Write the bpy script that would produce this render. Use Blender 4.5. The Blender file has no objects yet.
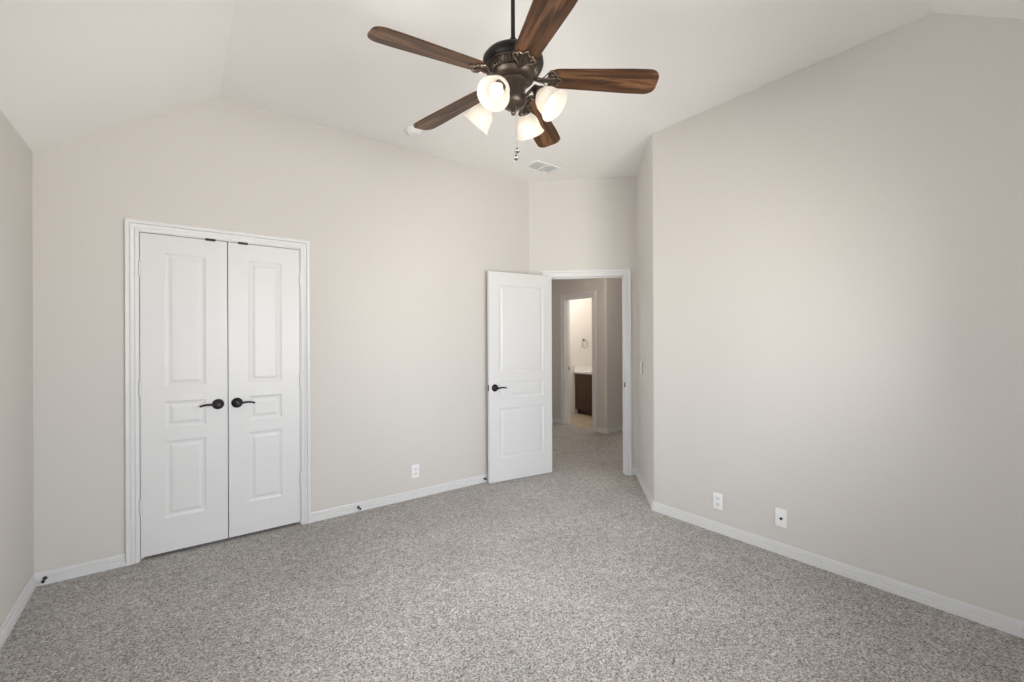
import bpy, bmesh, math, random
from mathutils import Vector, Matrix
random.seed(4)
PI = math.pi
C = bpy.context.scene.collection
S = bpy.context.scene

# ------------------------------------------------------------------ camera
cd = bpy.data.cameras.new('camera'); cam = bpy.data.objects.new('camera', cd); C.objects.link(cam)
cam.location = (0, 0, 1.365)
cam.rotation_mode = 'XYZ'
cam.matrix_world = Matrix.Translation((0, 0, 1.365)) @ Matrix.Rotation(-math.radians(37.08), 4, 'Z') @ Matrix.Rotation(PI/2, 4, 'X') @ Matrix.Rotation(-math.radians(0.22), 4, 'Z')
cd.sensor_width = 36; cd.lens = 444.5/1024*36; cd.clip_start = 0.02
S.camera = cam
S.view_settings.view_transform = 'Standard'; S.view_settings.look = 'None'
S.view_settings.gamma = 1; S.view_settings.use_curve_mapping = False
S.view_settings.exposure = 0.19

# ------------------------------------------------------------------ daylight
w = bpy.data.worlds.new('World'); S.world = w; w.use_nodes = True
bg = w.node_tree.nodes['Background']; bg.inputs[0].default_value = (0.86, 0.93, 1.0, 1); bg.inputs[1].default_value = 11.5
_n, _l = w.node_tree.nodes, w.node_tree.links                # bluish overcast sky above a brighter sunlit pale ground
_tc = _n.new('ShaderNodeTexCoord'); _sp = _n.new('ShaderNodeSeparateXYZ'); _r = _n.new('ShaderNodeValToRGB')
_mr = _n.new('ShaderNodeMapRange'); _mr.inputs[1].default_value = -1; _mr.inputs[2].default_value = 1
_l.new(_tc.outputs['Generated'], _sp.inputs[0]); _l.new(_sp.outputs[2], _mr.inputs[0]); _l.new(_mr.outputs[0], _r.inputs[0])
_r.color_ramp.elements[0].position = 0.48; _r.color_ramp.elements[0].color = (1.22, 1.19, 1.13, 1)
_r.color_ramp.elements[1].position = 0.52; _r.color_ramp.elements[1].color = (1.03, 1.06, 1.10, 1)
_l.new(_r.outputs[0], bg.inputs[0])

WINDOWS = [(0.25, 1.25), (1.40, 2.40)]; LEFT_WINDOWS = [(1.35, 2.25)]; WZ0, WZ1 = 0.70, 2.05
for a, b in WINDOWS:                                   # portals guide sky sampling through the windows
    l = bpy.data.lights.new('window_portal', 'AREA'); l.shape = 'RECTANGLE'; l.size = b-a; l.size_y = WZ1-WZ0
    l.cycles.is_portal = True
    o = bpy.data.objects.new('window_portal', l); C.objects.link(o)
    o.location = ((a+b)/2, -0.50, (WZ0+WZ1)/2); o.rotation_euler = (PI/2, 0, 0)   # faces +Y
for a, b in LEFT_WINDOWS:
    l = bpy.data.lights.new('window_portal', 'AREA'); l.shape = 'RECTANGLE'; l.size = b-a; l.size_y = WZ1-WZ0
    l.cycles.is_portal = True
    o = bpy.data.objects.new('window_portal', l); C.objects.link(o)
    o.location = (-0.78, (a+b)/2, (WZ0+WZ1)/2); o.rotation_euler = (PI/2, 0, -PI/2)   # faces +X
def lamp(name, loc, power, col, r=0.05, parent=None):
    l = bpy.data.lights.new(name, 'POINT'); l.energy = power; l.color = col; l.shadow_soft_size = r
    o = bpy.data.objects.new(name, l); C.objects.link(o); o.location = loc
    if parent: o.parent = parent
    return o
lamp('bathroom_lamp', (5.75, 5.2, 2.35), 16, (1, 0.94, 0.88), 0.12)
lamp('hall_fill_light', (3.95, 3.65, 2.4), 17, (1, 0.88, 0.76), 0.10)  # added fill with no fixture, brightens the hall walls and carpet

# ------------------------------------------------------------------ materials
def mat(name, col, rough=0.5, metal=0.0, spec=0.5, emit=None, estr=0):
    m = bpy.data.materials.new(name); m.use_nodes = True
    b = m.node_tree.nodes['Principled BSDF']
    b.inputs['Base Color'].default_value = (*col, 1); b.inputs['Roughness'].default_value = rough
    b.inputs['Metallic'].default_value = metal; b.inputs['Specular IOR Level'].default_value = spec
    if emit: b.inputs['Emission Color'].default_value = (*emit, 1); b.inputs['Emission Strength'].default_value = estr
    return m
def nodes(m): return m.node_tree.nodes, m.node_tree.links, m.node_tree.nodes['Principled BSDF']
def noise(n, l, scale, detail=2, rough=0.5, vec=None):
    t = n.new('ShaderNodeTexNoise'); t.inputs['Scale'].default_value = scale
    t.inputs['Detail'].default_value = detail; t.inputs['Roughness'].default_value = rough
    if vec: l.new(vec, t.inputs['Vector'])
    return t
def ramp(n, l, src, stops):
    r = n.new('ShaderNodeValToRGB'); l.new(src, r.inputs[0])
    while len(r.color_ramp.elements) < len(stops): r.color_ramp.elements.new(0.5)
    for e, (p, c) in zip(r.color_ramp.elements, stops): e.position = p; e.color = (*c, 1)
    return r
def bump(n, l, b, src, strength, dist):
    q = n.new('ShaderNodeBump'); q.inputs['Strength'].default_value = strength; q.inputs['Distance'].default_value = dist
    l.new(src, q.inputs['Height']); l.new(q.outputs[0], b.inputs['Normal']); return q
def painted(name, col, rough, s, d, scale=180):
    m = mat(name, col, rough); n, l, b = nodes(m)
    tc = n.new('ShaderNodeTexCoord'); t = noise(n, l, scale, 3, 0.5, tc.outputs['Object'])
    bump(n, l, b, t.outputs[0], s, d); return m
M = {}
M['wall'] = painted('greige_wall_paint', (0.645, 0.622, 0.595), 0.75, 0.12, 0.0015)
M['ceil'] = painted('ceiling_paint', (0.88, 0.868, 0.85), 0.85, 0.15, 0.002)
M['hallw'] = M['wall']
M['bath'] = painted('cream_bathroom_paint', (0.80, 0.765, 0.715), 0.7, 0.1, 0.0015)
M['trim'] = mat('white_semi_gloss', (0.725, 0.73, 0.735), 0.38)
M['plate'] = mat('white_plastic', (0.86, 0.87, 0.87), 0.35)
M['socket'] = mat('white_plastic_insert', (0.78, 0.79, 0.79), 0.4)
M['black'] = mat('black_rubber', (0.012, 0.012, 0.012), 0.5)
M['bronze'] = mat('oil_rubbed_bronze', (0.030, 0.024, 0.028), 0.35, 0.6)
M['fanmetal'] = mat('dark_bronze_fan_metal', (0.085, 0.066, 0.052), 0.38, 0.7)
M['fanblack'] = mat('black_fan_metal', (0.012, 0.011, 0.011), 0.45, 0.3)
M['antique'] = mat('antique_brass_edge', (0.33, 0.27, 0.21), 0.3, 0.9)
M['nickel'] = mat('brushed_nickel', (0.55, 0.53, 0.50), 0.3, 1.0)
M['chrome'] = mat('chrome', (0.5, 0.5, 0.5), 0.12, 1.0)
M['counter'] = mat('white_cultured_marble', (0.88, 0.87, 0.84), 0.2)
M['cabinet'] = mat('dark_brown_wood', (0.07, 0.038, 0.022), 0.35)
M['dark'] = mat('dark_slot', (0.02, 0.02, 0.02), 0.7)
# glowing frosted glass
M['shade'] = mat('lit_frosted_glass', (0.6, 0.57, 0.53), 0.35, emit=(1.0, 0.90, 0.76), estr=0.75)
M['bulb'] = mat('lit_bulb', (1, 1, 1), 0.4, emit=(1.0, 0.95, 0.88), estr=1.5)
m = M['shade']; n, l, b = nodes(m); tl = n.new('ShaderNodeBsdfTranslucent'); tl.inputs[0].default_value = (0.95, 0.90, 0.82, 1)
mx = n.new('ShaderNodeMixShader'); mx.inputs[0].default_value = 0.35; tc = n.new('ShaderNodeTexCoord'); sp = n.new('ShaderNodeSeparateXYZ'); l.new(tc.outputs['Object'], sp.inputs[0]); mr = n.new('ShaderNodeMapRange'); mr.inputs[1].default_value = 0.0; mr.inputs[2].default_value = 0.06; mr.inputs[3].default_value = 0.35; mr.inputs[4].default_value = 1.0; l.new(sp.outputs[2], mr.inputs[0]); sc_ = n.new('ShaderNodeMath'); sc_.operation = 'MULTIPLY'; sc_.inputs[1].default_value = 0.30; l.new(mr.outputs[0], sc_.inputs[0]); l.new(sc_.outputs[0], b.inputs['Emission Strength']); l.new(b.outputs[0], mx.inputs[1]); l.new(tl.outputs[0], mx.inputs[2]); l.new(mx.outputs[0], n['Material Output'].inputs[0])
# window glass
m = bpy.data.materials.new('window_glass'); m.use_nodes = True; n = m.node_tree.nodes; l = m.node_tree.links; n.clear()
out = n.new('ShaderNodeOutputMaterial'); mx = n.new('ShaderNodeMixShader'); tr = n.new('ShaderNodeBsdfTransparent')
gl = n.new('ShaderNodeBsdfGlossy'); gl.inputs['Roughness'].default_value = 0.02; fr = n.new('ShaderNodeFresnel'); fr.inputs[0].default_value = 1.45
l.new(fr.outputs[0], mx.inputs[0]); l.new(tr.outputs[0], mx.inputs[1]); l.new(gl.outputs[0], mx.inputs[2]); l.new(mx.outputs[0], out.inputs[0])
M['glass'] = m
# carpet
m = mat('grey_brown_cut_pile_carpet', (0.3, 0.3, 0.3), 0.95, spec=0.1); n, l, b = nodes(m)
tc = n.new('ShaderNodeTexCoord')
nz = noise(n, l, 90, 3, 0.7, tc.outputs['Object']); t2 = noise(n, l, 2.2, 3, 0.55, tc.outputs['Object'])
t3 = noise(n, l, 22, 3, 0.6, tc.outputs['Object'])
vo = n.new('ShaderNodeTexVoronoi'); vo.inputs['Scale'].default_value = 190; l.new(tc.outputs['Object'], vo.inputs['Vector'])
sx = n.new('ShaderNodeSeparateColor'); l.new(vo.outputs['Color'], sx.inputs[0])
ma = n.new('ShaderNodeMath'); ma.operation = 'MULTIPLY_ADD'; ma.inputs[1].default_value = 1.6; l.new(nz.outputs[0], ma.inputs[0]); l.new(sx.outputs[0], ma.inputs[2])
mb = n.new('ShaderNodeMath'); mb.operation = 'MULTIPLY'; mb.inputs[1].default_value = 0.385; l.new(ma.outputs[0], mb.inputs[0])
t1 = mb
r1 = ramp(n, l, t1.outputs[0], [(0.27, (0.11, 0.095, 0.085)), (0.40, (0.315, 0.290, 0.270)), (0.54, (0.46, 0.433, 0.408)), (0.72, (0.72, 0.70, 0.675))])
r2 = ramp(n, l, t2.outputs[0], [(0.35, (0.87, 0.87, 0.87)), (0.65, (1, 1, 1))])
r3 = ramp(n, l, t3.outputs[0], [(0.35, (0.78, 0.78, 0.78)), (0.65, (1.0, 1.0, 1.0))])
mm = n.new('ShaderNodeMix'); mm.data_type = 'RGBA'; mm.blend_type = 'MULTIPLY'; mm.inputs[0].default_value = 1
l.new(r1.outputs[0], mm.inputs[6]); l.new(r2.outputs[0], mm.inputs[7])
m2 = n.new('ShaderNodeMix'); m2.data_type = 'RGBA'; m2.blend_type = 'MULTIPLY'; m2.inputs[0].default_value = 1
l.new(mm.outputs[2], m2.inputs[6]); l.new(r3.outputs[0], m2.inputs[7])
l.new(m2.outputs[2], b.inputs['Base Color']); bump(n, l, b, t1.outputs[0], 0.12, 0.006); b.inputs['Sheen Weight'].default_value = 0.15; b.inputs['Sheen Roughness'].default_value = 0.6
M['carpet'] = m
# bathroom tile
m = mat('beige_floor_tile', (0.62, 0.50, 0.38), 0.18); n, l, b = nodes(m)
tc = n.new('ShaderNodeTexCoord'); br = n.new('ShaderNodeTexBrick'); l.new(tc.outputs['Object'], br.inputs['Vector'])
br.offset = 0; br.inputs['Scale'].default_value = 3.2; br.inputs['Mortar Size'].default_value = 0.012
br.inputs['Brick Width'].default_value = 1; br.inputs['Row Height'].default_value = 1
br.inputs['Color1'].default_value = (0.66, 0.54, 0.42, 1); br.inputs['Color2'].default_value = (0.60, 0.48, 0.37, 1); br.inputs['Mortar'].default_value = (0.45, 0.38, 0.3, 1)
l.new(br.outputs[0], b.inputs['Base Color']); M['tile'] = m
# walnut blades, grain along local X
m = mat('walnut_blade', (0.2, 0.08, 0.04), 0.32); n, l, b = nodes(m)
tc = n.new('ShaderNodeTexCoord'); mp = n.new('ShaderNodeMapping'); mp.inputs['Scale'].default_value = (1.6, 20, 20); l.new(tc.outputs['Object'], mp.inputs[0])
t1 = noise(n, l, 1.3, 5, 0.6, mp.outputs[0]); t1.inputs['Distortion'].default_value = 0.8
mp2 = n.new('ShaderNodeMapping'); mp2.inputs['Scale'].default_value = (6, 150, 150); l.new(tc.outputs['Object'], mp2.inputs[0])
t2 = noise(n, l, 1.0, 3, 0.6, mp2.outputs[0])
r1 = ramp(n, l, t1.outputs[0], [(0.30, (0.022, 0.010, 0.005)), (0.45, (0.090, 0.040, 0.018)), (0.56, (0.20, 0.098, 0.046)), (0.70, (0.050, 0.021, 0.010))])
r2 = ramp(n, l, t2.outputs[0], [(0.3, (0.6, 0.6, 0.6)), (0.6, (1, 1, 1))])
mm = n.new('ShaderNodeMix'); mm.data_type = 'RGBA'; mm.blend_type = 'MULTIPLY'; mm.inputs[0].default_value = 1
l.new(r1.outputs[0], mm.inputs[6]); l.new(r2.outputs[0], mm.inputs[7]); l.new(mm.outputs[2], b.inputs['Base Color'])
b.inputs['Roughness'].default_value = 0.40; b.inputs['Specular IOR Level'].default_value = 0.35; M['walnut'] = m
# cabinet wood grain
m = M['cabinet']; n, l, b = nodes(m); tc = n.new('ShaderNodeTexCoord'); mp = n.new('ShaderNodeMapping'); mp.inputs['Scale'].default_value = (30, 30, 3); l.new(tc.outputs['Object'], mp.inputs[0])
t1 = noise(n, l, 1.5, 4, 0.6, mp.outputs[0]); r1 = ramp(n, l, t1.outputs[0], [(0.3, (0.045, 0.022, 0.013)), (0.7, (0.13, 0.066, 0.038))]); l.new(r1.outputs[0], b.inputs['Base Color'])

# ------------------------------------------------------------------ helpers
def obj(name, bm, m, parent=None, smooth=False, loc=None):
    bmesh.ops.recalc_face_normals(bm, faces=bm.faces)
    me = bpy.data.meshes.new(name); bm.to_mesh(me); bm.free()
    ms = m if isinstance(m, (list, tuple)) else [m]
    for q in ms: me.materials.append(M[q])
    if smooth:
        for p in me.polygons: p.use_smooth = True
        if smooth != 'all': me.set_sharp_from_angle(angle=math.radians(38))
    o = bpy.data.objects.new(name, me); C.objects.link(o)
    if parent: o.parent = parent
    if loc: o.location = loc
    return o
def tag(o, label, cat, group=None, kind=None):
    o['label'] = label; o['category'] = cat
    if group: o['group'] = group
    if kind: o['kind'] = kind
    return o
def empty(name, loc, rz, label, cat, group=None, kind=None):
    o = bpy.data.objects.new(name, None); C.objects.link(o); o.location = loc; o.rotation_euler = (0, 0, rz)
    o.empty_display_size = 0.1
    return tag(o, label, cat, group, kind)
def box(bm, x0, x1, y0, y1, z0, z1, bev=0, mtx=None):
    r = bmesh.ops.create_cube(bm, size=1)
    for v in r['verts']:
        v.co = Vector(((x0+x1)/2+v.co.x*(x1-x0), (y0+y1)/2+v.co.y*(y1-y0), (z0+z1)/2+v.co.z*(z1-z0)))
    vs = r['verts']
    if bev:
        es = list({e for v in vs for e in v.link_edges})
        g = bmesh.ops.bevel(bm, geom=es, offset=bev, segments=2, affect='EDGES', profile=0.6)
        vs = list({v for f in g['faces'] for v in f.verts} | {v for v in vs if v.is_valid})
    if mtx is not None: bmesh.ops.transform(bm, matrix=mtx, verts=vs)
    return vs
def prism(bm, poly, z0, z1):
    lo = [bm.verts.new((x, y, z0)) for x, y in poly]; hi = [bm.verts.new((x, y, z1)) for x, y in poly]
    k = len(poly)
    bm.faces.new(lo[::-1]); bm.faces.new(hi)
    for i in range(k): bm.faces.new((lo[i], lo[(i+1) % k], hi[(i+1) % k], hi[i]))
def lathe(bm, prof, seg=32, mtx=None, rfun=None):
    rings = []; vs = []
    for r, z in prof:
        if r < 1e-6: v = bm.verts.new((0, 0, z)); rings.append([v]); vs.append(v)
        else:
            ring = []
            for i in range(seg):
                a = 2*PI*i/seg; rr = r*(rfun(a, z) if rfun else 1)
                ring.append(bm.verts.new((rr*math.cos(a), rr*math.sin(a), z)))
            rings.append(ring); vs += ring
    for A, B in zip(rings, rings[1:]):
        for i in range(seg):
            j = (i+1) % seg
            if len(A) == 1 and len(B) == 1: break
            if len(A) == 1: bm.faces.new((A[0], B[i], B[j]))
            elif len(B) == 1: bm.faces.new((A[i], A[j], B[0]))
            else: bm.faces.new((A[i], A[j], B[j], B[i]))
    if mtx is not None: bmesh.ops.transform(bm, matrix=mtx, verts=vs)
    return vs
def tube(bm, pts, rad, seg=10, flat=None):
    pts = [Vector(p) for p in pts]; rads = rad if isinstance(rad, (list, tuple)) else [rad]*len(pts)
    rings = []; up = Vector((0, 0, 1))
    for i, p in enumerate(pts):
        d = (pts[min(i+1, len(pts)-1)]-pts[max(i-1, 0)]).normalized()
        u = up if abs(d.dot(up)) < 0.95 else Vector((1, 0, 0))
        a = d.cross(u).normalized(); b = a.cross(d).normalized()
        fa, fb = flat[i] if flat else (1, 1)
        rings.append([bm.verts.new(p+a*math.cos(2*PI*k/seg)*rads[i]*fa+b*math.sin(2*PI*k/seg)*rads[i]*fb) for k in range(seg)])
    for A, B in zip(rings, rings[1:]):
        for k in range(seg): bm.faces.new((A[k], A[(k+1) % seg], B[(k+1) % seg], B[k]))
    bm.faces.new(rings[0][::-1]); bm.faces.new(rings[-1])
def spline(pts, n=6):
    pts = [Vector(p) for p in pts]; out = []
    for i in range(len(pts)-1):
        p0 = pts[max(i-1, 0)]; p1 = pts[i]; p2 = pts[i+1]; p3 = pts[min(i+2, len(pts)-1)]
        for k in range(n):
            t = k/n
            out.append(0.5*((2*p1)+(p2-p0)*t+(2*p0-5*p1+4*p2-p3)*t*t+(3*p1-p0-3*p2+p3)*t**3))
    out.append(pts[-1]); return out
def struct(name, bm, m, label, cat, parent=None, smooth=False):
    o = obj(name, bm, m, parent, smooth)
    if not parent: tag(o, label, cat, kind='structure')
    return o
def NB(): return bmesh.new()

# ------------------------------------------------------------------ room shell (metres)
H1 = 3.03                       # flat ceiling; slopes drop to 2.44 at left and rear walls
XL, YB, XR, YR = -0.640, 3.606, 3.100, -0.36
CB = (2.951, 3.606)             # closet wall meets diagonal door wall
CR = (3.7245, 2.8325)           # door wall meets short angled wall
CC = (3.060, 2.168)              # outside corner of right wall
R2 = math.sqrt(0.5)
TOP = 3.10
# floor: carpet of bedroom and hall
bm = NB()
box(bm, -0.9, 5.10, -0.6, 6.1, -0.12, 0.0); box(bm, 5.10, 7.2, 2.6, 4.45, -0.12, 0.0)
struct('floor', bm, 'carpet', 'speckled grey-brown cut pile carpet covering the bedroom and hall floor', 'carpet')
bm = NB(); box(bm, 5.10, 6.7, 4.45, 6.1, -0.12, -0.002)
struct('floor_bathroom', bm, 'tile', 'beige tile floor glimpsed in the lit bathroom beyond the hall', 'floor')
# ceiling with two slopes and a hip
bm = NB(); k = 0.59/0.87; xe, ye = -0.70, 0.509-0.937
zl = H1-k*(0.237-xe)
def slab(pts):
    lo = [bm.verts.new(p) for p in pts]; hi = [bm.verts.new((p[0], p[1], p[2]+0.1)) for p in pts]
    q = len(pts); bm.faces.new(lo); bm.faces.new(hi[::-1])
    for i in range(q): bm.faces.new((lo[i], hi[i], hi[(i+1) % q], lo[(i+1) % q]))
slab([(0.237, 0.509, H1), (3.9, 0.509, H1), (3.9, 3.75, H1), (0.237, 3.75, H1)])
slab([(0.237, 0.509, H1), (0.237, 3.75, H1), (xe, 3.75, zl), (xe, ye, zl)])
slab([(0.237, 0.509, H1), (xe, ye, zl), (3.9, ye, zl), (3.9, 0.509, H1)])
struct('ceiling', bm, 'ceil', 'pale vaulted bedroom ceiling with sloped edges above the left and rear walls', 'ceiling')
bm = NB(); box(bm, 2.8, 7.2, 2.5, 6.1, 2.74, 2.84)
# keep the hall ceiling clear of the bedroom
bm.free(); bm = NB(); prism(bm, [(3.05, 3.72), (3.80, 2.93), (3.80, 2.6), (7.2, 2.6), (7.2, 6.2), (2.8, 6.2), (2.8, 3.72)], 2.62, 2.72)
struct('ceiling_hall', bm, 'ceil', 'flat ceiling over the hall and bathroom', 'ceiling')

def wall_rect(bm, P, Q, th, z0, z1, side=1):
    P = Vector(P); Q = Vector(Q); d = (Q-P).normalized(); nrm = Vector((d.y, -d.x))*side*th
    prism(bm, [tuple(P), tuple(Q), tuple(Q+nrm), tuple(P+nrm)], z0, z1)
# left wall
bm = NB(); ys = [YR-0.12]+[q for ab in LEFT_WINDOWS for q in ab]+[YB+0.12]
for i in range(0, len(ys), 2): box(bm, XL-0.12, XL, ys[i], ys[i+1], 0, 2.62)
for a, b in LEFT_WINDOWS: box(bm, XL-0.12, XL, a, b, 0, WZ0); box(bm, XL-0.12, XL, a, b, WZ1, 2.62)
struct('wall_left', bm, 'wall', 'plain greige wall along the left edge of the room', 'wall')
# closet wall, opening for double doors
bm = NB()
CX0, CX1, CZ = -0.199, 0.755, 2.072
box(bm, XL, CX0, YB, YB+0.12, 0, TOP); box(bm, CX1, CB[0], YB, YB+0.12, 0, TOP); box(bm, CX0, CX1, YB, YB+0.12, CZ, TOP)
struct('wall_back', bm, 'wall', 'greige wall holding the white double closet doors', 'wall')
# closet interior
bm = NB(); box(bm, -0.72, 1.3, 4.25, 4.33, 0, 2.5); box(bm, -0.72, -0.62, 3.717, 4.25, 0, 2.5); box(bm, 1.2, 1.3, 3.717, 4.25, 0, 2.5); box(bm, -0.72, 1.3, 3.717, 4.33, 2.5, 2.58)
struct('wall_closet', bm, 'wall', 'closet walls hidden behind the closed double doors', 'wall')
# door wall (diagonal); s along (R2,-R2) from CB, total length
DL = math.hypot(CR[0]-CB[0], CR[1]-CB[1])
def dw(s, n=0): return (CB[0]+R2*s-R2*n, CB[1]-R2*s-R2*n)      # n = into the room
OS0, OS1, OZ = 0.190, 0.988, 2.045      # rough opening
bm = NB()
for s0, s1, z0, z1 in ((0, OS0, 0, TOP), (OS1, DL, 0, TOP), (OS0, OS1, OZ, TOP)):
    e0 = s0 if s0 > 0 else 0.0; e1 = s1+0.0
    prism(bm, [dw(s0), dw(s1), dw(e1, -0.12), dw(e0, -0.12)], z0, z1)
prism(bm, [CB, dw(0, -0.12), (2.951, 3.776)], 0, TOP)
struct('wall_door', bm, 'wall', 'short diagonal greige wall around the open bedroom doorway', 'wall')
# short angled wall
bm = NB(); t = 0.0124*R2
prism(bm, [(CC[0]+t, CC[1]+t), CR, (CR[0]+0.17*R2*2*0.5, CR[1]), (CR[0]+0.12*R2, CR[1]-0.12*R2), (CC[0]+t+0.12*R2, CC[1]+t-0.12*R2)], 0, TOP)
struct('wall_angled', bm, 'wall', 'narrow shaded angled wall between the doorway and the long right wall', 'wall')
# right wall with bullnose outside corner
bm = NB(); r = 0.03; tl = r*math.tan(PI/8); cx, cy = CC[0]+r, CC[1]-tl
arc = [(cx-r*math.cos(a), cy+r*math.sin(a)) for a in [PI/4*i/5 for i in range(6)]]
prism(bm, [(XR, YR-0.12), *arc, (CC[0]+t+0.12*R2, CC[1]+t-0.12*R2), (XR+0.12, YR-0.12)][::-1], 0, TOP)
struct('wall_right', bm, 'wall', 'long blank greige wall filling the right side of the room', 'wall', smooth=True)
# rear wall with window openings (behind the viewpoint)
bm = NB(); xs = [XL]+[q for ab in WINDOWS for q in ab]+[XR]
for i in range(0, len(xs), 2): box(bm, xs[i], xs[i+1], YR-0.12, YR, 0, 2.62)
for a, b in WINDOWS: box(bm, a, b, YR-0.12, YR, 0, WZ0); box(bm, a, b, YR-0.12, YR, WZ1, 2.62)
struct('wall_rear', bm, 'wall', 'rear wall with two daylight windows facing the closet wall', 'wall')
def window(n_, a, b, P, label):
    """P(a, n) -> xy; n into the room"""
    fr = NB(); f = 0.045
    def pb(bm_, a0, a1, n0, n1, z0, z1): prism(bm_, [P(a0, n0), P(a1, n0), P(a1, n1), P(a0, n1)], z0, z1)
    pb(fr, a, a+f, -0.10, -0.04, WZ0, WZ1); pb(fr, b-f, b, -0.10, -0.04, WZ0, WZ1)
    pb(fr, a+f, b-f, -0.10, -0.04, WZ0, WZ0+f); pb(fr, a+f, b-f, -0.10, -0.04, WZ1-f, WZ1)
    zm = (WZ0+WZ1)/2; pb(fr, a+f, b-f, -0.09, -0.05, zm-0.02, zm+0.02)
    wo = struct(f'window_{n_}', fr, 'trim', label, 'window')
    g = NB(); pb(g, a+f, b-f, -0.072, -0.068, WZ0+f, zm-0.02); pb(g, a+f, b-f, -0.072, -0.068, zm+0.02, WZ1-f); obj('pane', g, 'glass', wo)
    g = NB(); pb(g, a-0.05, b+0.05, -0.04, 0.03, WZ0-0.02, WZ0); obj('window_sill', g, 'trim', wo)
window(1, *WINDOWS[0], lambda a, n: (a, YR+n), 'white framed rear wall window, nearer to the left wall')
window(2, *WINDOWS[1], lambda a, n: (a, YR+n), 'white framed rear wall window, nearer to the long right wall')
window(3, *LEFT_WINDOWS[0], lambda a, n: (XL+n, a), 'white framed window in the left wall')
# hall and bathroom shell
HX, HY = 5.04, 4.38; HZ = 2.66
BY0, BY1, BZ = 4.625, 5.272, 2.05
bm = NB(); r = 0.035
arc = [(HX+r-r*math.cos(a), HY+r-r*math.sin(a)) for a in [PI/2*i/6 for i in range(7)]]
prism(bm, [(HX, BY0), *arc, (7.1, HY), (7.1, HY+0.12), (HX+0.12, HY+0.12), (HX+0.12, BY0)], 0, HZ)
box(bm, HX, HX+0.12, BY1, 5.95, 0, HZ); box(bm, HX, HX+0.12, BY0, BY1, BZ, HZ)
struct('wall_hall', bm, 'hallw', 'dim taupe hall wall with a rounded corner around the bathroom doorway', 'wall', smooth=True)
bm = NB(); box(bm, 2.843, 5.16, 5.95, 6.07, 0, HZ); box(bm, 2.843, 2.963, 3.767, 5.95, 0, HZ)
box(bm, 3.84, 7.1, 2.65, 2.75, 0, HZ); box(bm, 7.1, 7.2, 2.65, 4.5, 0, HZ)
struct('wall_hall_far', bm, 'hallw', 'hall walls out of sight past the doorway', 'wall')
bm = NB(); box(bm, 5.16, 6.62, 5.95, 6.07, 0, HZ); box(bm, 6.5, 6.62, 4.5, 5.95, 0, HZ)
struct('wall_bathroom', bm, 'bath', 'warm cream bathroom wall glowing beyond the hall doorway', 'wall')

# ------------------------------------------------------------------ baseboards
BP = [(0, 0), (0.013, 0), (0.013, 0.024), (0.0075, 0.0265), (0.0105, 0.031), (0.0105, 0.043), (0.004, 0.0455), (0.0075, 0.050), (0.0070, 0.060), (0.005, 0.067), (0, 0.067)]; BP = [(o, z*1.07) for o, z in BP]
def baseboard(name, p0, p1, label, prev=None, nxt=None, ends=True):
    """room on the left of travel p0->p1"""
    def off(p, d, dn, out):
        n0 = Vector((-d.y, d.x))
        if dn is None: return p+n0*out
        n1 = Vector((-dn.y, dn.x)); b = (n0+n1); b = b/b.dot(n0); return p+b*out
    p0, p1 = Vector(p0), Vector(p1); d = (p1-p0).normalized()
    dp = (p0-Vector(prev)).normalized() if prev else None; dn = (Vector(nxt)-p1).normalized() if nxt else None
    bm = NB(); A = [bm.verts.new((*off(p0, d, dp, o), z)) for o, z in BP]; B = [bm.verts.new((*off(p1, d, dn, o), z)) for o, z in BP]
    q = len(BP)
    for i in range(q): bm.faces.new((A[i], A[(i+1) % q], B[(i+1) % q], B[i]))
    bm.faces.new(A); bm.faces.new(B[::-1])
    return struct(name, bm, 'trim', label, 'baseboard')
baseboard('baseboard_rear', (XL, YR), (XR, YR), 'white baseboard below the rear windows', prev=(XL, 1), nxt=CC)
baseboard('baseboard_right', (XR, YR), CC, 'long white grooved baseboard along the blank right wall', prev=(XL, YR), nxt=CR)
baseboard('baseboard_angled', CC, CR, 'short white baseboard at the foot of the narrow angled wall', prev=(XR, YR), nxt=CB)
baseboard('baseboard_door', CR, dw(1.041), 'tiny piece of white baseboard right of the doorway casing', prev=CC)
baseboard('baseboard_door_left', dw(0.136), CB, 'tiny piece of white baseboard hidden behind the open door', nxt=(0, YB))
baseboard('baseboard_back', CB, (0.806, YB), 'white baseboard between the double doors and the open door', prev=CR)
baseboard('baseboard_back_left', (-0.251, YB), (XL, YB), 'short white baseboard left of the double doors, carrying a door stop', nxt=(XL, 0))
baseboard('baseboard_left', (XL, YB), (XL, YR), 'white baseboard along the left wall', prev=(0, YB), nxt=(XR, YR))
# hall boards: hall side is left of travel
baseboard('baseboard_hall', (HX, 5.332), (HX, 5.95), 'white baseboard left of the bathroom doorway in the hall', )
bm = NB()
def sweep(bm, path, prof):
    P = [Vector(p) for p in path]; rings = []
    for i, p in enumerate(P):
        d0 = (P[i]-P[max(i-1, 0)]).normalized() if i else (P[1]-P[0]).normalized(); d1 = (P[min(i+1, len(P)-1)]-P[i]).normalized() if i < len(P)-1 else d0
        n0 = Vector((d0.y, -d0.x)); n1 = Vector((d1.y, -d1.x)); b = n0+n1; b = b/b.dot(n0)
        rings.append([bm.verts.new((*(p+b*o), z)) for o, z in prof])
    q = len(prof)
    for A, B in zip(rings, rings[1:]):
        for i in range(q): bm.faces.new((A[i], A[(i+1) % q], B[(i+1) % q], B[i]))
    bm.faces.new(rings[0]); bm.faces.new(rings[-1][::-1])
sweep(bm, [(HX, 4.565), *arc[0:], (7.1, HY)][::1], BP)
struct('baseboard_hall_corner', bm, 'trim', 'white baseboard wrapping the rounded hall corner', 'baseboard')
baseboard('baseboard_bathroom', (5.985, 5.95), (5.16, 5.95), 'white bathroom baseboard left of the dark vanity')

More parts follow.
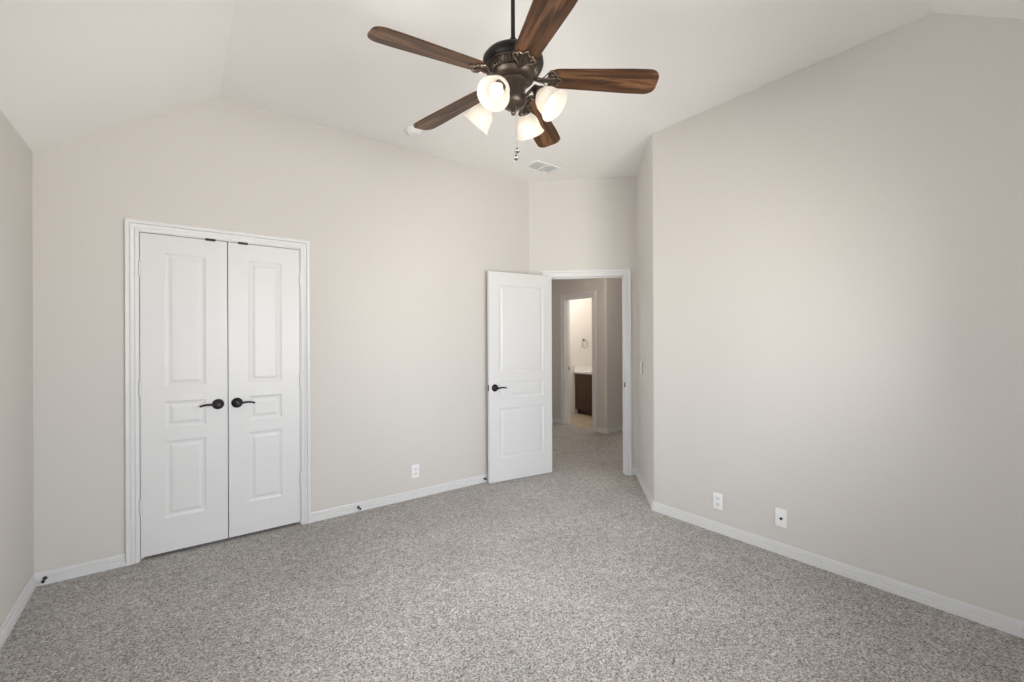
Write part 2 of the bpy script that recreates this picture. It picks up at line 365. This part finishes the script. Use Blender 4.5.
# ------------------------------------------------------------------ door casings (trim) and jambs
CP = [(0, 0), (0, 0.009), (0.008, 0.012), (0.014, 0.012), (0.017, 0.0065), (0.022, 0.0095), (0.034, 0.0125), (0.037, 0.0085), (0.042, 0.017), (0.058, 0.019), (0.0615, 0.016), (0.0615, 0)]
def casing(bm, a0, a1, zt, P, width=1.0, z0=0.0):
    """P(a, n) -> xy on wall plane, n out of the wall"""
    rows = []
    for a, z in CP:
        a *= width
        rows.append([(a0-a, z0, z), (a0-a, zt+a, z), (a1+a, zt+a, z), (a1+a, z0, z)])
    vr = [[bm.verts.new((*P(a, n), z)) for a, z, n in row] for row in rows]
    for A, B in zip(vr, vr[1:]):
        for i in range(3): bm.faces.new((A[i], A[i+1], B[i+1], B[i]))
    bm.faces.new([r_[0] for r_ in vr]); bm.faces.new([r_[3] for r_ in vr])
    for i in range(3): bm.faces.new((vr[0][i], vr[0][i+1], vr[-1][i+1], vr[-1][i]))
def pbox(bm, P, a0, a1, n0, n1, z0, z1): prism(bm, [P(a0, n0), P(a1, n0), P(a1, n1), P(a0, n1)], z0, z1)
# closet frame
Pc = lambda a, n: (a, YB-n)
bm = NB(); casing(bm, -0.1885, 0.7445, 2.064, Pc)
struct('trim_1', bm, 'trim', 'white moulded casing framing the double closet doors', 'door casing', smooth=True)
bm = NB(); pbox(bm, Pc, CX0, -0.182, -0.12, 0, 0, CZ); pbox(bm, Pc, 0.738, CX1, -0.12, 0, 0, CZ); pbox(bm, Pc, -0.182, 0.738, -0.12, 0, 2.055, CZ)
pbox(bm, Pc, -0.182, -0.168, -0.05, -0.038, 0, 2.055); pbox(bm, Pc, 0.724, 0.738, -0.05, -0.038, 0, 2.055); pbox(bm, Pc, -0.168, 0.724, -0.05, -0.038, 2.043, 2.055)
jc = struct('trim_2', bm, 'trim', 'white jamb lining the closet opening, with two black catches along its top', 'door jamb')
for cxx in (0.187, 0.375):
    b = NB(); box(b, cxx-0.029, cxx+0.029, YB-0.010, YB+0.03, 2.045, 2.0595, 0.003); o = obj('door_catch', b, 'black', jc); o['label'] = 'black catch'
# bedroom doorway frame
Pd = lambda a, n: dw(a, n)
bm = NB(); casing(bm, 0.1985, 0.9795, 2.030, Pd, 1.0)
struct('trim_3', bm, 'trim', 'white moulded casing around the open bedroom doorway', 'door casing', smooth=True)
bm = NB(); pbox(bm, Pd, OS0, 0.206, -0.12, 0, 0, OZ); pbox(bm, Pd, 0.972, OS1, -0.12, 0, 0, OZ); pbox(bm, Pd, 0.206, 0.972, -0.12, 0, 2.024, OZ)
pbox(bm, Pd, 0.206, 0.218, -0.075, -0.040, 0, 2.024); pbox(bm, Pd, 0.960, 0.972, -0.075, -0.040, 0, 2.024); pbox(bm, Pd, 0.218, 0.960, -0.075, -0.040, 2.012, 2.024)
je = struct('trim_4', bm, 'trim', 'white jamb of the bedroom doorway with a metal strike plate', 'door jamb')
b = NB(); pbox(b, Pd, 0.9705, 0.9725, -0.034, -0.002, 0.885, 0.945); pbox(b, Pd, 0.9725, 0.981, -0.006, 0.0105, 0.893, 0.937); o = obj('strike_plate', b, 'fanmetal', je); o['label'] = 'dark metal strike plate'
# bathroom doorway frame in the hall
Ph = lambda a, n: (HX-n, a)
bm = NB(); casing(bm, 4.646, 5.251, 2.036, Ph, 1.3)
struct('trim_5', bm, 'trim', 'white casing around the bathroom doorway seen through the hall', 'door casing', smooth=True)
bm = NB(); pbox(bm, Ph, BY0, 4.641, -0.12, 0, 0, BZ); pbox(bm, Ph, 5.256, BY1, -0.12, 0, 0, BZ); pbox(bm, Ph, 4.641, 5.256, -0.12, 0, 2.031, BZ)
pbox(bm, Ph, 5.244, 5.256, -0.075, -0.040, 0, 2.031)
jb = struct('trim_6', bm, 'trim', 'white jamb of the bathroom doorway with a small strike plate', 'door jamb')
b = NB(); pbox(b, Ph, 5.2535, 5.2565, -0.115, -0.085, 0.88, 0.94); o = obj('strike_plate', b, 'antique', jb); o['label'] = 'brass strike plate'

# ------------------------------------------------------------------ panel doors
def door_slab(wd, th, z0, z1, px0, px1, pz):
    """local: x 0..wd, visible face y=0 (looking toward -y), back y=th"""
    bm = NB(); rings = [(0, 0), (0.004, 0.003), (0.016, 0.006), (0.024, 0.006), (0.040, 0.0018), (0.044, 0.0015)]
    xs = [0, px0, px1, wd]; zs = [z0]+[q for p in pz for q in p]+[z1]
    for side in (0, 1):
        Y = (lambda d: d) if side == 0 else (lambda d: th-d)
        for i in range(3):
            for j in range(len(zs)-1):
                x0, x1, a, b = xs[i], xs[i+1], zs[j], zs[j+1]
                if i == 1 and j % 2 == 1:
                    pr = None
                    for ins, dp in rings:
                        q = [bm.verts.new((x, Y(dp), z)) for x, z in ((x0+ins, a+ins), (x1-ins, a+ins), (x1-ins, b-ins), (x0+ins, b-ins))]
                        if pr:
                            for k_ in range(4): bm.faces.new((pr[k_], pr[(k_+1) % 4], q[(k_+1) % 4], q[k_]))
                        pr = q
                    bm.faces.new(pr)
                else: bm.faces.new([bm.verts.new((x, Y(0), z)) for x, z in ((x0, a), (x1, a), (x1, b), (x0, b))])
    for x in (0, wd): bm.faces.new([bm.verts.new(p) for p in ((x, 0, z0), (x, th, z0), (x, th, z1), (x, 0, z1))])
    for z in (z0, z1): bm.faces.new([bm.verts.new(p) for p in ((0, 0, z), (wd, 0, z), (wd, th, z), (0, th, z))])
    bmesh.ops.remove_doubles(bm, verts=bm.verts, dist=1e-5)
    return bm
def handle(parent, x, z, sx, y=0.0, sy=-1):
    """lever handle; sy=-1 projects toward local -y"""
    b = NB(); mt = Matrix.Translation((x, y, z)) @ Matrix.Rotation(PI/2*(1 if sy < 0 else -1), 4, 'X')
    lathe(b, [(0, 0), (0.035, 0), (0.035, 0.004), (0.032, 0.008), (0.027, 0.010), (0.022, 0.016), (0.013, 0.019), (0.0125, 0.046), (0.014, 0.054), (0.010, 0.060), (0, 0.061)], 32, mt)
    h = obj('door_handle', b, 'bronze', parent, smooth=True); h['label'] = 'black oval lever handle'
    b = NB(); Y = lambda d: y+sy*d
    pts = spline([(x, Y(0.050), z), (x+sx*0.022, Y(0.053), z+0.001), (x+sx*0.045, Y(0.055), z+0.005), (x+sx*0.070, Y(0.054), z+0.005), (x+sx*0.094, Y(0.050), z-0.001), (x+sx*0.102, Y(0.048), z-0.005)], 5)
    nn = len(pts); tube(b, pts, [0.0095*(1-0.30*i/(nn-1)) for i in range(nn)], 10, [(0.75, 0.85)]*nn)
    obj('lever', b, 'bronze', h, smooth=True); return h
PZ = [(0.240, 0.730), (0.817, 0.985), (1.080, 1.935)]
def hinges(parent, x, y):
    for z in (0.340, 1.075, 1.825):
        b = NB(); mt = Matrix.Translation((x, y, z-0.045)); lathe(b, [(0, -0.003), (0.004, -0.002), (0.0068, 0), (0.0068, 0.030), (0.0062, 0.0305), (0.0068, 0.031), (0.0068, 0.060), (0.0062, 0.0605), (0.0068, 0.061), (0.0068, 0.090), (0.004, 0.092), (0, 0.093)], 12, mt)
        obj('hinge', b, 'trim', parent, smooth=True)
def door_obj(name, bm, label, loc, rz):
    o = struct(name, bm, 'trim', label, 'door'); o.location = loc; o.rotation_euler = (0, 0, rz); return o
d1 = door_obj('door_1', door_slab(0.4600, 0.035, 0.022, 2.051, 0.120, 0.338, PZ), 'left white panelled closet leaf, closed, lever pointing left', (-0.179, YB+0.001, 0), 0)
handle(d1, 0.405, 0.945, -1); hinges(d1, -0.002, -0.006)
d2 = door_obj('door_2', door_slab(0.4500, 0.035, 0.022, 2.051, 0.1200, 0.330, PZ), 'right white panelled closet leaf, closed, lever pointing right', (0.2860, YB+0.001, 0), 0)
handle(d2, 0.050, 0.945, 1); hinges(d2, 0.4525, -0.006)
# open bedroom door: origin at free edge of visible face, x toward the hinge
A0 = Vector((3.100, 3.420)); B0 = Vector((2.382, 3.514)); dd = (A0-B0); WD = dd.length; az = math.atan2(dd.y, dd.x)
PZ2 = [(0.225, 0.715), (0.812, 0.968), (1.062, 1.905)]
d3 = door_obj('door_3', door_slab(WD, 0.035, 0.007, 2.034, 0.108, WD-0.104, PZ2), 'white panelled bedroom door standing open against the back wall', (B0.x, B0.y, 0), az)
handle(d3, 0.060, 0.915, 1)
handle(d3, 0.060, 0.915, 1, 0.035, 1)
b = NB(); box(b, -0.0008, 0.001, 0.006, 0.030, 0.887, 0.945); obj('latch_plate', b, 'fanmetal', d3)['label'] = 'dark metal latch plate on the door edge'
for z in (0.34, 1.05, 1.80):
    b = NB(); mt = Matrix.Translation((WD-0.001, 0.040, z-0.045)); lathe(b, [(0, 0), (0.006, 0), (0.006, 0.09), (0, 0.09)], 12, mt); obj('hinge', b, 'trim', d3, smooth=True)

# ------------------------------------------------------------------ door stops
def door_stop(x, L, label):
    e = empty('door_stop', (x, YB-0.0125, 0.037), 0, label, 'door stop', 'door stops on the baseboard')
    mt = Matrix.Rotation(PI/2, 4, 'X')
    b = NB(); lathe(b, [(0, 0), (0.010, 0), (0.010, 0.003), (0.005, 0.006), (0.004, L-0.014), (0, L-0.014)], 16, mt); obj('rod', b, 'bronze', e, smooth=True)
    b = NB(); lathe(b, [(0, L-0.016), (0.0065, L-0.016), (0.008, L-0.010), (0.0075, L-0.002), (0.005, L), (0, L)], 16, mt); obj('rubber_tip', b, 'black', e, smooth=True)
door_stop(-0.594, 0.055, 'small black door stop on the baseboard at the left corner')
door_stop(1.163, 0.055, 'small black door stop on baseboard under the gap between closet and back wall outlet')
door_stop(2.374, 0.034, 'small black door stop on the baseboard behind the open door edge')

# ------------------------------------------------------------------ wall plates
def plate(name, loc, rz, label, cat, kind):
    e = empty(name, loc, rz, label, cat, 'wall outlets' if kind == 'duplex' else None)       # local -y points into the room
    b = NB(); box(b, -0.035, 0.035, -0.006, 0, -0.0575, 0.0575, 0.0025); obj('cover_plate', b, 'plate', e, smooth=True)
    if kind == 'duplex':
        for z in (0.0205, -0.0205):
            b = NB(); prof = []
            for i in range(24):
                a = 2*PI*i/24; prof.append((0.0165*max(-1, min(1, 1.12*math.cos(a))), 0.0145*max(-0.9, min(0.9, 1.15*math.sin(a)))))
            lo = [b.verts.new((x, -0.0055, z+q)) for x, q in prof]; hi = [b.verts.new((x, -0.0082, z+q)) for x, q in prof]
            b.faces.new(lo); b.faces.new(hi)
            for i in range(24): b.faces.new((lo[i], lo[(i+1) % 24], hi[(i+1) % 24], hi[i]))
            s = obj('socket', b, 'socket', e)
            b = NB(); box(b, -0.0075, -0.0055, -0.0088, -0.008, z-0.001, z+0.007); box(b, 0.0055, 0.0075, -0.0088, -0.008, z-0.001, z+0.007)
            box(b, -0.002, 0.002, -0.0088, -0.008, z-0.0095, z-0.0055); obj('slots', b, 'dark', s)
        b = NB(); lathe(b, [(0, 0.0062), (0.003, 0.0062), (0.002, 0.0075), (0, 0.0078)], 12, Matrix.Rotation(PI/2, 4, 'X')); obj('screw', b, 'socket', e)
    elif kind == 'coax':
        b = NB(); lathe(b, [(0, 0.005), (0.0085, 0.005), (0.0085, 0.010), (0.005, 0.0105), (0.005, 0.017), (0.003, 0.017), (0.003, 0.012), (0, 0.012)], 18, Matrix.Translation((0, 0, -0.004)) @ Matrix.Rotation(PI/2, 4, 'X'))
        obj('jack', b, 'dark', e, smooth=True)
        for z in (0.042, -0.042):
            b = NB(); lathe(b, [(0, 0.0058), (0.003, 0.0058), (0.002, 0.0072), (0, 0.0075)], 12, Matrix.Translation((0, 0, z)) @ Matrix.Rotation(PI/2, 4, 'X')); obj('screw', b, 'socket', e)
    elif kind == 'switch':
        b = NB(); box(b, -0.0165, 0.0165, -0.0085, -0.005, -0.0335, 0.0335, 0.001); s = obj('toggle', b, 'socket', e)
        b = NB(); box(b, -0.005, 0.005, -0.019, -0.008, -0.002, 0.013, 0.001); obj('lever', b, 'plate', s)
plate('wall_outlet', (1.661, YB, 0.233), 0, 'white duplex outlet low on the back wall between the doors', 'outlet', 'duplex')
plate('wall_outlet', (3.0646, 1.637, 0.224), -PI/2+0.0177, 'white duplex outlet low on the right wall, nearer the corner', 'outlet', 'duplex')
plate('cable_plate', (3.0719, 1.226, 0.233), -PI/2+0.0177, 'white wall plate with a black cable jack low on right wall', 'cable outlet', 'coax')
plate('light_switch', (3.460, 2.585, 1.113), -PI*0.75+PI, 'white light switch on the narrow angled wall by the doorway', 'light switch', 'switch')

# ------------------------------------------------------------------ ceiling register and smoke detector
e = empty('ceiling_vent', (2.803, 3.222, H1), 0, 'white louvred air vent on the ceiling near the door wall', 'air vent')
b = NB(); hx, hy, f = 0.155, 0.105, 0.024
for a in ((-hx, hx, -hy, -hy+f), (-hx, hx, hy-f, hy), (-hx, -hx+f, -hy+f, hy-f), (hx-f, hx, -hy+f, hy-f)): box(b, a[0], a[1], a[2], a[3], -0.008, 0, 0.002)
obj('frame', b, 'plate', e)
b = NB(); box(b, -hx+f, hx-f, -hy+f, hy-f, -0.0015, -0.0005); obj('backing', b, 'plate', e)
b = NB(); box(b, -0.007, 0.007, -hy+f, hy-f, -0.009, -0.001); obj('divider', b, 'plate', e)
for sx in (-1, 1):
    for i in range(9):
        b = NB(); y = -hy+f+0.008+i*0.0175
        x0, x1 = (-hx+f, -0.007) if sx < 0 else (0.007, hx-f)
        box(b, -(x1-x0)/2, (x1-x0)/2, -0.0082, 0.0082, -0.0005, 0.0005, 0, Matrix.Translation(((x0+x1)/2, y, -0.005)) @ Matrix.Rotation(math.radians(14), 4, 'X')); obj('louver', b, 'plate', e)
e = empty('smoke_detector', (1.500, 3.255, H1), 0, 'round white smoke detector on the ceiling behind a fan blade tip', 'smoke detector')
b = NB(); lathe(b, [(0, -0.038), (0.030, -0.038), (0.046, -0.034), (0.056, -0.022), (0.062, -0.012), (0.066, -0.010), (0.068, 0), (0, 0)], 40); obj('housing', b, 'plate', e, smooth=True)
b = NB(); lathe(b, [(0, -0.0415), (0.008, -0.0410), (0.010, -0.0375), (0, -0.0375)], 20, Matrix.Translation((0.018, 0, 0))); obj('test_button', b, 'socket', e, smooth=True)

# ------------------------------------------------------------------ ceiling fan
FX, FY = 1.227, 1.607
fan = empty('ceiling_fan', (FX, FY, H1), 0, 'five-blade walnut ceiling fan with dark bronze motor and lit glass shades', 'ceiling fan')
def FZ(z): return z-H1
b = NB(); lathe(b, [(0, 0), (0.068, 0), (0.066, -0.014), (0.052, -0.034), (0.026, -0.045), (0.016, -0.047), (0, -0.047)], 32); obj('canopy', b, 'fanblack', fan, smooth=True)
b = NB(); lathe(b, [(0, -0.02), (0.0095, -0.02), (0.0095, FZ(2.735)), (0, FZ(2.735))], 20); obj('downrod', b, 'fanblack', fan, smooth=True)
b = NB(); lathe(b, [(0, FZ(2.74)), (0.014, FZ(2.74)), (0.018, FZ(2.68)), (0.032, FZ(2.668)), (0.100, FZ(2.662)), (0.126, FZ(2.654)), (0.137, FZ(2.640)), (0.139, FZ(2.625)), (0.135, FZ(2.611)), (0.128, FZ(2.604)), (0.120, FZ(2.602)), (0, FZ(2.602))], 56)
obj('motor_housing', b, 'fanblack', fan, smooth=True)
b = NB(); nr = 48
def rib(a, z): return 1+0.030*(1 if math.cos(a*nr) > 0 else -1)
lathe(b, [(0.118, FZ(2.603)), (0.115, FZ(2.594)), (0.106, FZ(2.582)), (0.096, FZ(2.574))], 240, rfun=rib)
obj('vent_band', b, 'fanmetal', fan)
b = NB(); lathe(b, [(0.112, FZ(2.606)), (0.128, FZ(2.605)), (0.1295, FZ(2.600)), (0.125, FZ(2.596)), (0.114, FZ(2.598))], 56)
lathe(b, [(0.090, FZ(2.578)), (0.100, FZ(2.575)), (0.103, FZ(2.567)), (0.098, FZ(2.559)), (0.094, FZ(2.552)), (0.084, FZ(2.546)), (0.060, FZ(2.542)), (0, FZ(2.540))], 56)
obj('trim_ring', b, 'fanmetal', fan, smooth=True)
b = NB(); lathe(b, [(0.0, FZ(2.545)), (0.064, FZ(2.545)), (0.070, FZ(2.538)), (0.068, FZ(2.528)), (0.056, FZ(2.520)), (0.054, FZ(2.478)), (0.058, FZ(2.472)), (0.060, FZ(2.452)), (0.052, FZ(2.436)), (0.036, FZ(2.424)), (0.018, FZ(2.418)), (0.010, FZ(2.410)), (0.012, FZ(2.403)), (0.008, FZ(2.394)), (0, FZ(2.390))], 40)
obj('switch_housing', b, 'fanmetal', fan, smooth=True)
CAMA = math.radians(37.08)
DROOP = math.radians(3.6); PITCH = math.radians(12)
BL0, BL1 = 0.172, 0.648
def blade_mesh():
    b = NB(); n = 40; pts = []
    def half(x):
        t = (x-BL0)/(BL1-BL0); h = 0.052+0.0165*min(1, t/0.75)
        e = BL1-x
        if e < 0.045: h -= 0.045-math.sqrt(max(0, 0.045**2-(0.045-e)**2))
        s = x-BL0
        if s < 0.030: h -= 0.018*(1-s/0.030)**2
        return max(h, 0.003)
    xs = [BL0+(BL1-BL0)*(i/n) for i in range(n)]+[BL1-0.02*(1-j/6)**2 for j in range(1, 7)]; xs = sorted(set(xs))
    T = 0.0035
    R = [[b.verts.new((x, s*half(x), z)) for s, z in ((1, T), (-1, T), (-1, -T), (1, -T))] for x in xs]
    for A, B in zip(R, R[1:]):
        for i in range(4): b.faces.new((A[i], A[(i+1) % 4], B[(i+1) % 4], B[i]))
    b.faces.new(R[0]); b.faces.new(R[-1][::-1]); return b
def arm_mesh():
    b = NB(); T0, T1 = -0.0085, -0.0038
    # scalloped bracket plate beneath blade root
    half = [(0.158, 0.010), (0.168, 0.016), (0.176, 0.034), (0.182, 0.047), (0.190, 0.056), (0.200, 0.0575), (0.208, 0.052), (0.211, 0.044), (0.222, 0.040), (0.226, 0.033), (0.219, 0.025), (0.222, 0.017), (0.238, 0.012), (0.246, 0.006)]
    out = half+[(x, -y) for x, y in half[::-1]]; out = [(x-0.020 if x > 0.17 else x-0.008, y*0.92) for x, y in out]
    inn = [(0.178+0.0, 0.0)]
    lo = [b.verts.new((x, y, T0)) for x, y in out]; hi = [b.verts.new((x, y, T1)) for x, y in out]
    k_ = len(out); b.faces.new(lo); b.faces.new(hi)
    for i in range(k_): b.faces.new((lo[i], lo[(i+1) % k_], hi[(i+1) % k_], hi[i]))
    for x, y in ((0.178, 0.038), (0.178, -0.038), (0.205, 0)):
        lathe(b, [(0, -0.012), (0.005, -0.011), (0.006, -0.008), (0, -0.008)], 12, Matrix.Translation((x, y, 0)))
    tube(b, spline([(0.070, 0, 0.006), (0.100, 0, -0.004), (0.130, 0, -0.012), (0.165, 0, -0.010), (0.190, 0, -0.008)], 4), 0.011, 10, [(1.3, 0.55)]*17)
    return b
def scroll_mesh():
    b = NB()
    for sy in (1, -1):
        tube(b, spline([(0.110, sy*0.008, -0.012), (0.130, sy*0.012, -0.014), (0.145, sy*0.024, -0.012), (0.160, sy*0.043, -0.010), (0.178, sy*0.050, -0.010), (0.190, sy*0.040, -0.010), (0.182, sy*0.028, -0.010), (0.172, sy*0.032, -0.010)], 4), 0.0026, 8)
    tube(b, spline([(0.190, 0.040, -0.010), (0.202, 0.030, -0.010), (0.198, 0.016, -0.010), (0.216, 0.006, -0.010), (0.222, 0, -0.010), (0.216, -0.006, -0.010), (0.198, -0.016, -0.010), (0.202, -0.030, -0.010), (0.190, -0.040, -0.010)], 4), 0.0022, 8)
    return b
ZB = 2.526       # blade height at tip radius; root is a little higher
first = None
for i in range(5):
    a = math.radians(69.8+72*i)-CAMA
    mtx = Matrix.Rotation(a, 4, 'Z') @ Matrix.Translation((0, 0, FZ(ZB)+0.62*math.sin(DROOP))) @ Matrix.Rotation(DROOP, 4, 'Y') @ Matrix.Rotation(-PITCH, 4, 'X')
    if first is None:
        bl = obj('blade', blade_mesh(), 'walnut', fan); ar = obj('blade_arm', arm_mesh(), 'fanmetal', fan, smooth=True); sc = obj('scroll_edge', scroll_mesh(), 'antique', ar, smooth=True); first = (bl, ar, sc)
        sc['label'] = 'lighter brass-coloured scroll edging'
    else:
        bl, ar = first[0].copy(), first[1].copy(); C.objects.link(bl); C.objects.link(ar); bl.parent = fan; ar.parent = fan; sc = first[2].copy(); C.objects.link(sc); sc.parent = ar
    bl.matrix_local = mtx; ar.matrix_local = mtx
# light kit: four arms with bell shades
TILT = math.radians(47)
def frame_at(a, r, z):     # local +Z axis = shade axis pointing out and down
    ax = Vector((math.cos(a)*math.cos(TILT), math.sin(a)*math.cos(TILT), -math.sin(TILT)))
    q = ax.to_track_quat('Z', 'Y'); return Matrix.Translation((math.cos(a)*r, math.sin(a)*r, FZ(z))) @ q.to_matrix().to_4x4(), ax
OR, OZc, SL = 0.198, 2.388, 0.108
NR, NZ = OR-SL*math.cos(TILT), OZc+SL*math.sin(TILT)
def shade_mesh():
    prof = [(0.026, 0), (0.0275, 0.006), (0.027, 0.012), (0.034, 0.020), (0.045, 0.032), (0.053, 0.048), (0.057, 0.066), (0.060, 0.084), (0.0645, 0.098), (0.070, SL), (0.0712, SL+0.001), (0.0693, SL+0.001), (0.0625, 0.098), (0.0575, 0.084), (0.0545, 0.066), (0.0505, 0.048), (0.0425, 0.033), (0.031, 0.022), (0.024, 0.012), (0.024, 0)]
    b = NB(); lathe(b, prof, 40); return b
fs = None
for i in range(4):
    a = math.radians(65+90*i)-CAMA
    mt, ax = frame_at(a, NR, NZ)
    ca, sa = math.cos(a), math.sin(a)
    if fs is None:
        sh = obj('lamp_shade', shade_mesh(), 'shade', fan, smooth=True); sh['label'] = 'lit frosted glass bell shade'
        b = NB(); lathe(b, [(0, 0.014), (0.012, 0.016), (0.014, 0.030), (0.022, 0.044), (0.029, 0.062), (0.029, 0.074), (0.023, 0.088), (0.012, 0.096), (0, 0.098)], 24)
        bu = obj('bulb', b, 'bulb', sh, smooth='all')
        b = NB(); lathe(b, [(0, -0.034), (0.010, -0.034), (0.016, -0.028), (0.021, -0.016), (0.024, -0.006), (0.030, 0.0), (0.031, 0.008), (0.0285, 0.012), (0.0235, 0.012), (0.0235, 0.016), (0, 0.016)], 28)
        so = obj('socket_cup', b, 'fanmetal', fan, smooth=True); fs = (sh, bu, so)
    else:
        sh, bu, so = fs[0].copy(), fs[1].copy(), fs[2].copy()
        for q in (sh, bu, so): C.objects.link(q)
        sh.parent = fan; so.parent = fan; bu.parent = sh
    sh.matrix_local = mt; so.matrix_local = mt
    b = NB(); top = Vector((ca*NR, sa*NR, FZ(NZ)))-ax*0.030
    tube(b, spline([(ca*0.045, sa*0.045, FZ(2.462)), (ca*0.066, sa*0.066, FZ(2.470)), (top.x*0.92+ca*0.012, top.y*0.92+sa*0.012, FZ(2.498)), tuple(top)], 5), 0.0075, 10)
    obj('lamp_arm', b, 'fanmetal', fan, smooth=True)
    ld = bpy.data.lights.new('fan_lamp', 'SPOT'); ld.energy = 2.2; ld.color = (1, 0.90, 0.78); ld.spot_size = math.radians(165); ld.spot_blend = 0.5; ld.shadow_soft_size = 0.03
    lp = bpy.data.objects.new('fan_lamp', ld); C.objects.link(lp); lp.parent = fan; lp.location = Vector((ca*NR, sa*NR, FZ(NZ)))+ax*(SL+0.012); lp.rotation_mode = 'QUATERNION'; lp.rotation_quaternion = ax.to_track_quat('-Z', 'Y')
# pull chains
for (px, py, zb, nm) in ((0.013, -0.011, 2.232, 0), (-0.006, -0.027, 2.190, 1)):
    # beads strung from the switch housing
    b = NB(); z = 2.43
    while z > zb+0.014:
        bmesh.ops.create_icosphere(b, subdivisions=1, radius=0.0013, matrix=Matrix.Translation((px, py, FZ(z)))); z -= 0.0034
    ch = obj('pull_chain', b, 'nickel', fan)
    b = NB(); lathe(b, [(0, 0.016), (0.003, 0.014), (0.004, 0.008), (0.010, 0.004), (0.0125, -0.003), (0.009, -0.010), (0.003, -0.014), (0, -0.016)], 20, Matrix.Translation((px, py, FZ(zb)))); obj('pull_fob', b, 'chrome', ch, smooth=True)

# ------------------------------------------------------------------ bathroom vanity, towel ring
vx, vy0, vy1 = 5.955, 5.02, 5.947
e = empty('vanity_cabinet', (vx, 5.485, 0), 0, 'dark brown bathroom vanity with white top, seen through both doorways', 'vanity')
def vb(*a, **k): 
    b = NB(); x0, x1, y0, y1, z0, z1 = a; box(b, x0-vx, x1-vx, y0-5.485, y1-5.485, z0, z1, k.get('bev', 0)); return b
b = vb(vx+0.02, 6.495, vy0, vy1, 0.09, 0.755); box(b, 0.09, 0.53, vy0-5.485, vy1-5.485, 0, 0.09); obj('body', b, 'cabinet', e)
for y0 in (vy0+0.02, vy0+0.475):
    y1 = y0+0.43; b = NB(); yy0, yy1 = y0-5.485, y1-5.485
    for a in ((yy0, yy0+0.055, 0.11, 0.735), (yy1-0.055, yy1, 0.11, 0.735), (yy0+0.055, yy1-0.055, 0.11, 0.165), (yy0+0.055, yy1-0.055, 0.68, 0.735)): box(b, 0.0, 0.019, a[0], a[1], a[2], a[3], 0.002)
    box(b, 0.008, 0.019, yy0+0.05, yy1-0.05, 0.16, 0.69); dr = obj('door', b, 'cabinet', e)
b = vb(vx-0.02, 6.495, vy0-0.01, vy1, 0.757, 0.797, bev=0.004); box(b, -0.02, 0.54, vy1-5.485-0.018, vy1-5.485, 0.797, 0.885, 0.003); obj('countertop', b, 'counter', e)['label'] = 'white countertop with side splash'
e = empty('towel_ring', (6.205, 5.95, 1.375), 0, 'metal towel ring on the bathroom wall above the vanity', 'towel ring')
b = NB(); lathe(b, [(0, 0), (0.026, 0), (0.026, 0.006), (0.014, 0.012), (0.010, 0.045), (0.012, 0.052), (0, 0.054)], 20, Matrix.Rotation(PI/2, 4, 'X')); obj('mount', b, 'bronze', e, smooth=True)
b = NB(); R_, r_ = 0.075, 0.0065; ring = []
pts = [(R_*math.sin(2*PI*i/40), -0.045, -R_+R_*math.cos(2*PI*i/40)) for i in range(40)]
rings = []
for i in range(40):
    ph = 2*PI*i/40; c_ = Vector(pts[i]); d = Vector((math.sin(ph), 0, math.cos(ph)))
    rings.append([b.verts.new(c_+d*r_*math.cos(2*PI*k_/8)+Vector((0, 1, 0))*r_*math.sin(2*PI*k_/8)) for k_ in range(8)])
for i in range(40):
    A, B = rings[i], rings[(i+1) % 40]
    for k_ in range(8): b.faces.new((A[k_], A[(k_+1) % 8], B[(k_+1) % 8], B[k_]))
obj('ring', b, 'nickel', e, smooth=True)
